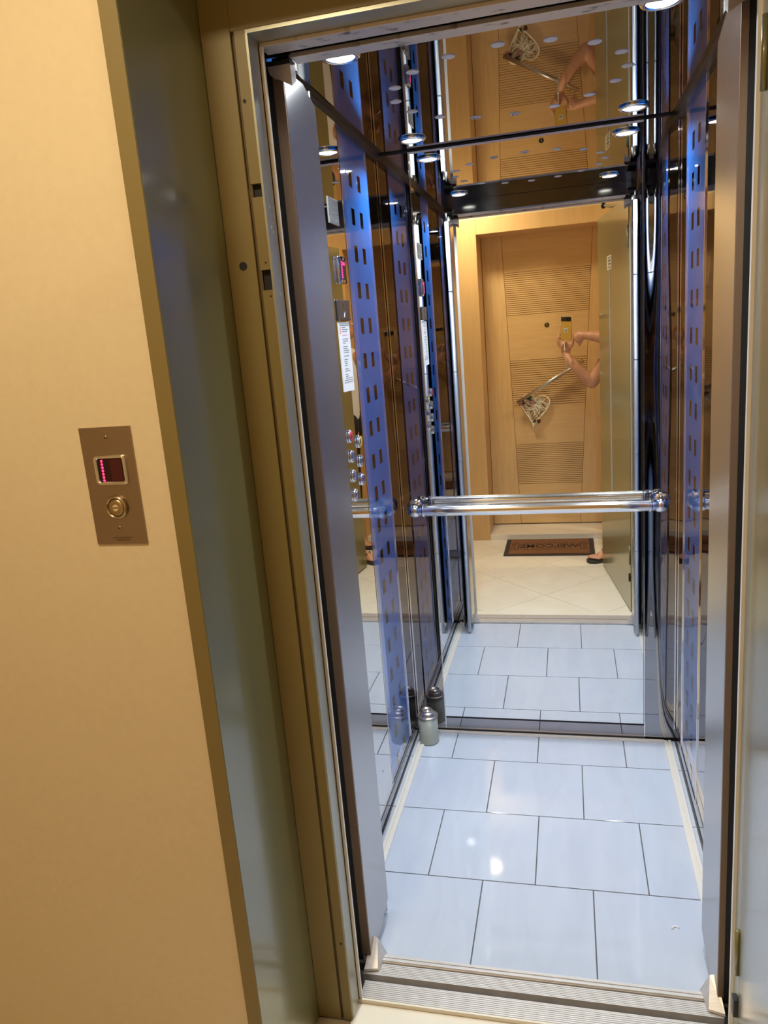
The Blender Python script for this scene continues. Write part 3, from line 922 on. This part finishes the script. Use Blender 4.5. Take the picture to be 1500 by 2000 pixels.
while made < 62:
    u, v, an, ln = rw.uniform(-.5, .5), rw.uniform(-.5, .4), rw.uniform(0, math.pi), rw.uniform(.13, .24)
    e = [(u - ln * math.cos(an), v - ln * math.sin(an)), (u + ln * math.cos(an), v + ln * math.sin(an))]
    if not (inside(*e[0]) and inside(*e[1])): continue
    made += 1
    bul = rw.uniform(-.006, .016)
    P0, P1 = hin(*e[0], bul - .004), hin(*e[1], bul - .004); mid = hin(u + rw.uniform(-.04, .04), v + rw.uniform(-.04, .04), bul + .006)
    tube(bm, [P0 * (1 - q) ** 2 + mid * 2 * q * (1 - q) + P1 * q * q for q in [k / 5 for k in range(6)]], rw.uniform(.0021, .0031), 5)
obj('wicker', bm, M_ivory, t, True, kind='stuff')
bm = B(); tube(bm, [hpt(math.pi) + Vector((0, 0, .05)), hpt(math.pi) + Vector((0, 0, -.012))], [.012, .003], 10); obj('tip', bm, M_ivory, t, True)
for (dx, dz, m, r, nm) in ((-.085, .075, M_flesh2, .016, 'flower'), (-.075, .055, M_flesh2, .014, 'flower'), (-.03, .088, M_leaf, .020, 'leaf_sprig'),
                       (-.018, .052, M_bow, .015, 'ribbon_bow'), (.025, -.085, M_flesh2, .018, 'flower'), (-.004, -.080, M_leaf, .014, 'leaf_sprig'),
                       (-.098, .045, M_bow, .014, 'flower')):
    bm = B()
    for q in range(6):
        c = HC + Vector((dx + rw.uniform(-.6, .6) * r, .018 + rw.uniform(0, .008), dz + rw.uniform(-.6, .6) * r))
        nv = Vector((rw.uniform(-1, 1), 1, rw.uniform(-1, 1))).normalized(); d_, u_, w_ = frame_of(nv)
        ring = [bm.verts.new(c + (u_ * math.cos(th_) + w_ * math.sin(th_) * .6) * r * .7) for th_ in [k * math.pi / 4 for k in range(8)]]
        top = bm.verts.new(c + d_ * r * .3)
        for k in range(8): bm.faces.new((ring[k], ring[(k + 1) % 8], top))
    obj(nm, bm, m, t)
bm = B(); tube(bm, [HC + Vector((-.02, 0, .06)), HC + Vector((-.03, -.004, .12)), HC + Vector((-.035, -.03, .115))], .0022, 6); obj('hanging_loop', bm, M_bow, t)

# ================================================================== DOORMAT
t = thing('doormat', 'brown coir welcome mat with black rubber border at the apartment door', 'doormat', (-.15, .085, -.012))
mx0, mx1, my0, my1 = -.445, .150, -.108 + .02, .302
my0 = -.088
bm = B(); box(bm, mx0, mx1, my0, my1, -.012, -.005, bev=.002); obj('rubber_border', bm, M_rubber, t)
bm = B(); box(bm, mx0 + .032, mx1 - .032, my0 + .022, my1 - .022, -.0052, -.001); ct = obj('coir_field', bm, M_coir, t)
M_matink = mat('black_mat_print', (.035, .02, .012), .9)
tx = bpy.data.curves.new('welcome_text', 'FONT'); tx.body = 'WELCOME'; tx.size = .095; tx.align_x = 'CENTER'; tx.align_y = 'CENTER'; tx.extrude = .0006; tx.offset = .0012
tx.materials.append(M_matink)
to = bpy.data.objects.new('welcome_text', tx); COL.objects.link(to); to.location = (-.148, .108, -.0005); to.rotation_euler = (0, 0, math.pi); to.scale = (.86, 1.25, 1)
bpy.context.view_layer.update()
me_ = bpy.data.meshes.new_from_object(to.evaluated_get(bpy.context.evaluated_depsgraph_get()))
me_.transform(to.matrix_world); bpy.data.objects.remove(to)
to = bpy.data.objects.new('welcome_lettering', me_); COL.objects.link(to); to['label'] = 'dark word WELCOME on the mat'
to.parent = t; to.matrix_parent_inverse = Matrix.Translation(-Vector(t.location))
bm = B()
for sx in (-1, 1):
    cxm = -.148 + sx * .222
    tube(bm, [(cxm - sx * .018 * math.cos(q), .107 + .085 * math.sin(q), -.0008) for q in [-1.3 + 2.6 * k / 10 for k in range(11)]], .0035, 5, flat=.3)
    for ph in range(3):
        tube(bm, [(cxm + sx * (.02 + .014 * math.cos(q)), .04 + ph * .067 + .022 * math.sin(q), -.0008) for q in [k * .55 + ph for k in range(9)]], .0035, 5, flat=.3)
for yy in (.035, .180):
    for k in range(9):
        x = -.30 + k * .038
        tube(bm, [(x + .012 * math.cos(q), yy + .010 * math.sin(q), -.0008) for q in [k % 2 * 3.1 + j * .5 for j in range(8)]], .003, 5, flat=.3)
obj('scroll_print', bm, M_matink, t)


# ================================================================== PERSON
def capsule_chain(bm, pts, seg=14):
    """closed tapered tube with rounded ends through (x,y,z,r[,flat]) points; rings are parallel-transported"""
    P = [Vector(p[:3]) for p in pts]; Rr = [p[3] for p in pts]
    # catmull-rom refinement
    Q, RQ = [], []
    n = len(P)
    for i in range(n - 1):
        p0, p1, p2, p3 = P[max(i - 1, 0)], P[i], P[i + 1], P[min(i + 2, n - 1)]
        for k in range(4):
            u = k / 4
            Q.append(.5 * ((2 * p1) + (p2 - p0) * u + (2 * p0 - 5 * p1 + 4 * p2 - p3) * u * u + (3 * p1 - p0 - 3 * p2 + p3) * u ** 3))
            RQ.append(Rr[i] * (1 - u) + Rr[i + 1] * u)
    Q.append(P[-1]); RQ.append(Rr[-1])
    d0 = (Q[0] - Q[1]).normalized(); d1 = (Q[-1] - Q[-2]).normalized()
    pre = [(Q[0] + d0 * RQ[0] * s, RQ[0] * c) for s, c in ((.95, .3), (.7, .71), (.38, .92))]
    post = [(Q[-1] + d1 * RQ[-1] * s, RQ[-1] * c) for s, c in ((.38, .92), (.7, .71), (.95, .3))]
    allq = pre + list(zip(Q, RQ)) + post
    tube(bm, [a for a, b in allq], [b for a, b in allq], seg)


def ellip(bm, c, r, rot=None, us=24, vs=16):
    n0 = len(bm.verts)
    res = bmesh.ops.create_uvsphere(bm, u_segments=us, v_segments=vs, radius=1)
    for v in res['verts']:
        p = Vector((v.co.x * r[0], v.co.y * r[1], v.co.z * r[2]))
        if rot: p = rot @ p
        v.co = p + Vector(c)


def remeshed(name, bm, m, parent, voxel, smooth_it=6, label=None, fac=.5):
    bmesh.ops.recalc_face_normals(bm, faces=bm.faces[:])
    me = bpy.data.meshes.new(name); bm.to_mesh(me); bm.free()
    o = bpy.data.objects.new(name, me); COL.objects.link(o)
    md = o.modifiers.new('r', 'REMESH'); md.mode = 'VOXEL'; md.voxel_size = voxel; md.use_smooth_shade = True
    ms = o.modifiers.new('s', 'SMOOTH'); ms.iterations = smooth_it; ms.factor = fac
    dg = bpy.context.evaluated_depsgraph_get()
    me2 = bpy.data.meshes.new_from_object(o.evaluated_get(dg))
    o.modifiers.clear(); o.data = me2; bpy.data.meshes.remove(me)
    me2.materials.clear(); me2.materials.append(m)
    for p in me2.polygons: p.use_smooth = True
    if parent is not None:
        o.parent = parent; o.matrix_parent_inverse = Matrix.Translation(-Vector(parent.location))
    if label: o['label'] = label
    return o


def PH(a, b, c):   # phone frame: a right, b up, c towards the lift, from the lens
    return CP + RIGHT * a + UP * b + FWD * c


person = thing('person', 'person in white t-shirt and black trousers holding up a phone beside the open door', 'person', (.35, .17, -.012))
bm = B()
# torso, neck, head
capsule_chain(bm, [(.37, .19, .86, .120), (.365, .19, .98, .115), (.36, .18, 1.12, .112), (.36, .175, 1.26, .115), (.36, .17, 1.35, .092)], 20)
ellip(bm, (.36, .13, .90), (.12, .13, .10)); ellip(bm, (.37, .25, .90), (.12, .12, .10))
capsule_chain(bm, [(.300, .00, 1.345, .052), (.350, .17, 1.385, .060), (.400, .325, 1.350, .052)], 16)
capsule_chain(bm, [(.360, .17, 1.38, .055), (.345, .162, 1.47, .050)], 16)
hr = Euler((0, 0, math.radians(200))).to_matrix()
ellip(bm, (.330, .155, 1.575), (.092, .074, .112), hr); ellip(bm, (.295, .145, 1.535), (.060, .055, .062), hr)
capsule_chain(bm, [(.248, .130, 1.585, .009), (.232, .126, 1.552, .013)], 10)          # nose
capsule_chain(bm, [(.244, .110, 1.507, .008), (.238, .127, 1.508, .009), (.246, .146, 1.507, .008)], 8)  # lips
for s in (-1, 1):
    ellip(bm, (.340 - s * .02, .155 + s * .076, 1.570), (.018, .009, .030))          # ears
    capsule_chain(bm, [(.255 - s * .006, .128 + s * .018, 1.600, .007), (.260 - s * .010, .128 + s * .045, 1.600, .007)], 8)  # brows
# legs
capsule_chain(bm, [(.37, .27, .88, .092), (.325, .30, .66, .075), (.295, .345, .47, .056), (.305, .350, .32, .056), (.305, .352, .10, .036), (.300, .352, .055, .036)], 16)
capsule_chain(bm, [(.37, .10, .88, .092), (.38, .08, .66, .075), (.385, .06, .47, .056), (.410, .055, .32, .056), (.440, .05, .10, .036), (.445, .05, .055, .036)], 16)
# feet, in flip-flops 18 mm thick
def foot(heel, toe, bm):
    h, t_ = Vector(heel), Vector(toe); d = (t_ - h).normalized(); n_ = Vector((-d.y, d.x, 0)); L = (t_ - h).length
    capsule_chain(bm, [(*h, .030), (*(h + d * L * .35), .034), (*(h + d * L * .68 + Vector((0, 0, -.012))), .028)], 14)
    capsule_chain(bm, [(*(h + d * L * .5 + n_ * .012 + Vector((0, 0, -.012))), .022), (*(h + d * L * .75 - n_ * .015 + Vector((0, 0, -.014))), .020)], 12)
    for k, (off, ln, r) in enumerate(((.030, .98, .0125), (.012, .97, .0095), (-.003, .94, .0090), (-.018, .89, .0085), (-.031, .83, .0080))):
        capsule_chain(bm, [(*(h + d * L * .66 + n_ * off * .9 + Vector((0, 0, -.016))), r), (*(h + d * L * ln + n_ * off + Vector((0, 0, -.020))), r)], 10)
F1 = ((.315, .362, .040), (.118, .452, .036)); F2 = ((.470, .050, .040), (.235, .075, .036))
foot(*F1, bm); foot(*F2, bm)
# left arm: holds the phone, elbow low
palm = PH(-.004, -.178, -.006)
capsule_chain(bm, [(.300, .00, 1.34, .050), (.235, .0, 1.21, .043), (.165, .0, 1.085, .038), (.15, .0, 1.085, .037)], 14)
wr_ = PH(-.002, -.232, -.004)
capsule_chain(bm, [(.158, .0, 1.080, .038), (.105, -.002, 1.130, .039), (.045, -.004, 1.20, .031), (*wr_, .025), (*PH(-.003, -.205, -.005), .027)], 14)
for a in (-.026, -.009, .009, .024):
    capsule_chain(bm, [(*PH(a * .6, -.215, -.006), .016), (*PH(a, -.168, -.006), .013)], 10)
def finger(bm, pts, r):
    capsule_chain(bm, [(*PH(*p), rr) for p, rr in zip(pts, r)], 10)
finger(bm, [(-.026, -.168, .004), (-.045, -.150, .010), (-.050, -.120, .004), (-.044, -.108, -.012)], [.010, .0095, .0088, .0075])
finger(bm, [(-.020, -.176, .006), (-.044, -.168, .012), (-.050, -.142, .004), (-.044, -.132, -.013)], [.010, .0098, .009, .0078])
finger(bm, [(-.012, -.186, .008), (-.036, -.182, .014), (-.036, -.160, .008), (-.020, -.154, -.002)], [.0098, .0095, .0085, .0075])
finger(bm, [(-.002, -.190, .010), (-.018, -.180, .018), (-.012, -.160, .014), (-.002, -.152, .006)], [.0092, .009, .008, .007])
finger(bm, [(.018, -.195, -.004), (.042, -.170, .000), (.047, -.135, -.004), (.042, -.112, -.012)], [.014, .0115, .0105, .009])
# right arm: index finger reaches the side of the phone
capsule_chain(bm, [(.400, .325, 1.345, .048), (.385, .24, 1.335, .042), (.355, .150, 1.328, .039)], 14)
capsule_chain(bm, [(.355, .150, 1.328, .039), (.29, .120, 1.345, .044), (.20, .085, 1.372, .036), (.130, .060, 1.385, .026), (.105, .050, 1.387, .026)], 14)
ellip(bm, (.092, .045, 1.384), (.030, .018, .034))
def wf(bm, pts, r): capsule_chain(bm, [(*p, rr) for p, rr in zip(pts, r)], 10)
wf(bm, [(.082, .045, 1.402), (.066, .036, 1.404), (.052, .022, 1.398), (.044, .012, 1.394)], [.011, .0095, .0088, .0075])
wf(bm, [(.078, .045, 1.388), (.060, .046, 1.386), (.054, .030, 1.378), (.064, .024, 1.374)], [.011, .0095, .0088, .0075])
wf(bm, [(.080, .045, 1.375), (.063, .047, 1.371), (.058, .032, 1.364), (.068, .026, 1.361)], [.0105, .009, .0085, .0075])
wf(bm, [(.084, .046, 1.362), (.070, .048, 1.356), (.065, .036, 1.350), (.074, .030, 1.348)], [.0095, .0085, .0078, .007])
wf(bm, [(.100, .040, 1.368), (.090, .034, 1.345), (.080, .030, 1.326)], [.013, .011, .009])
body = remeshed('body', bm, M_skin, person, .0052, 3)
# clothes
bm = B()
capsule_chain(bm, [(.372, .19, .98, .134), (.367, .19, 1.04, .130), (.362, .18, 1.12, .126), (.362, .175, 1.26, .128), (.360, .17, 1.345, .105)], 20)
ellip(bm, (.37, .19, 1.00), (.130, .165, .07)); ellip(bm, (.362, .178, 1.22), (.12, .165, .16))
capsule_chain(bm, [(.300, .00, 1.345, .066), (.350, .17, 1.375, .080), (.400, .325, 1.350, .066)], 16)
capsule_chain(bm, [(.300, .00, 1.34, .064), (.255, .0, 1.245, .058)], 14)
capsule_chain(bm, [(.400, .325, 1.345, .062), (.388, .26, 1.338, .056)], 14)
remeshed('shirt', bm, M_shirt, person, .009, 4, 'white short sleeved t-shirt')
bm = B()
ellip(bm, (.36, .13, .91), (.135, .145, .14)); ellip(bm, (.37, .25, .91), (.135, .135, .14))
capsule_chain(bm, [(.37, .27, .88, .106), (.325, .30, .66, .090), (.297, .345, .47, .073), (.307, .350, .32, .070), (.308, .352, .12, .058)], 16)
capsule_chain(bm, [(.37, .10, .88, .106), (.38, .08, .66, .090), (.385, .06, .47, .073), (.410, .055, .32, .070), (.438, .05, .12, .058)], 16)
remeshed('trousers', bm, M_trous, person, .009, 4, 'black trousers')
bm = B(); ellip(bm, (.345, .158, 1.605), (.092, .083, .092), hr); ellip(bm, (.365, .166, 1.56), (.075, .080, .10), hr)
remeshed('hair', bm, M_hair, person, .008, 3, 'short dark hair')
for s in (-1, 1):
    bm = B(); ellip(bm, (.253 - s * .009, .128 + s * .032, 1.580), (.009, .012, .008), None, 12, 8); obj('eye', bm, M_paper, person, True)
for h, tt in (F1, F2):
    h, tt = Vector(h), Vector(tt); d = (tt - h).normalized(); d.z = 0; d.normalize(); n_ = Vector((-d.y, d.x, 0)); L = (tt - h).length
    prof = [(-.03, 0), (-.022, .026), (.03, .034), (.11, .032), (.17, .043), (L - .01, .045), (L + .016, .030), (L + .024, 0)]
    pts = [h + d * a + n_ * b for a, b in prof] + [h + d * a - n_ * b for a, b in prof[-2:0:-1]]
    bm = B(); prism(bm, [(p.x, p.y) for p in pts], -.0118, .006); sole = obj('flip_flop', bm, M_rubber, person, label='black flip-flop')
    for s in (-1, 1):
        q0 = h + d * (L * .78) + Vector((0, 0, -.018)); q1 = h + d * (L * .55) + n_ * s * .024 + Vector((0, 0, .018)); q2 = h + d * (L * .40) + n_ * s * .040 + Vector((0, 0, -.030))
        bm = B(); tube(bm, [q0, q1, q2], .0055, 8); obj('strap', bm, M_rubber, sole)

# ---- phone
t = thing('phone', 'yellow-backed smartphone with black camera island held up in two hands', 'phone', CP)
def pbox(a0, a1, b0, b1, c0, c1, bev=0):
    bm = B(); box(bm, a0, a1, b0, b1, c0, c1)
    if bev: bmesh.ops.bevel(bm, geom=bm.edges[:], offset=bev, segments=3, affect='EDGES')
    for v in bm.verts: v.co = PH(*v.co)
    bmesh.ops.recalc_face_normals(bm, faces=bm.faces[:])
    return bm
obj('body', pbox(-.037, .037, -.143, .016, -.0135, -.0055, .003), M_phrim, t, True)
obj('back_cover', pbox(-.0345, .0345, -.1405, .0135, -.0058, -.0050, .0003), M_phone, t)
isl = obj('camera_island', pbox(-.032, .032, -.017, .011, -.0052, -.0035, .0008), M_glassb, t, label='black camera island')
for a in (-.018, .0, .018):
    bm = B(); lathe(bm, [(0, 0), (.0062, 0), (.0068, -.001)], PH(a, -.004, -.0030), FWD, 20); obj('lens', bm, M_rub, isl, True)
em = obj('emblem_patch', pbox(-.013, .013, -.090, -.062, -.0050, -.0042, .0003), mat('pale_patch', (.78, .76, .66), .5), t, label='pale square emblem patch')
for a0, a1, b0, b1 in ((-.007, -.001, -.080, -.072), (.001, .007, -.080, -.072), (-.007, .007, -.084, -.082)):
    obj('emblem_mark', pbox(a0, a1, b0, b1, -.0043, -.0040), M_ink, em)
obj('screen', pbox(-.0345, .0345, -.1405, .0135, -.0140, -.0134), M_glassb, t)
t = thing('wrist_strap', 'white cord wrist strap dangling below the held phone', 'strap', PH(0, -.15, .02))
bm = B(); e0 = PH(-.006, -.150, .018)
tube(bm, [PH(.000, -.143, -.003), e0, Vector((-.012, .040, 1.315)), Vector((-.010, .042, 1.27)), Vector((-.006, .040, 1.22)), Vector((-.002, .036, 1.188))], .0027, 8)
obj('cord', bm, M_cord, t, True)
bm = B(); lathe(bm, [(0, 0), (.006, .002), (.006, .014), (0, .016)], (-.012, .041, 1.296), seg=14); obj('bead', bm, M_cord, t, True)
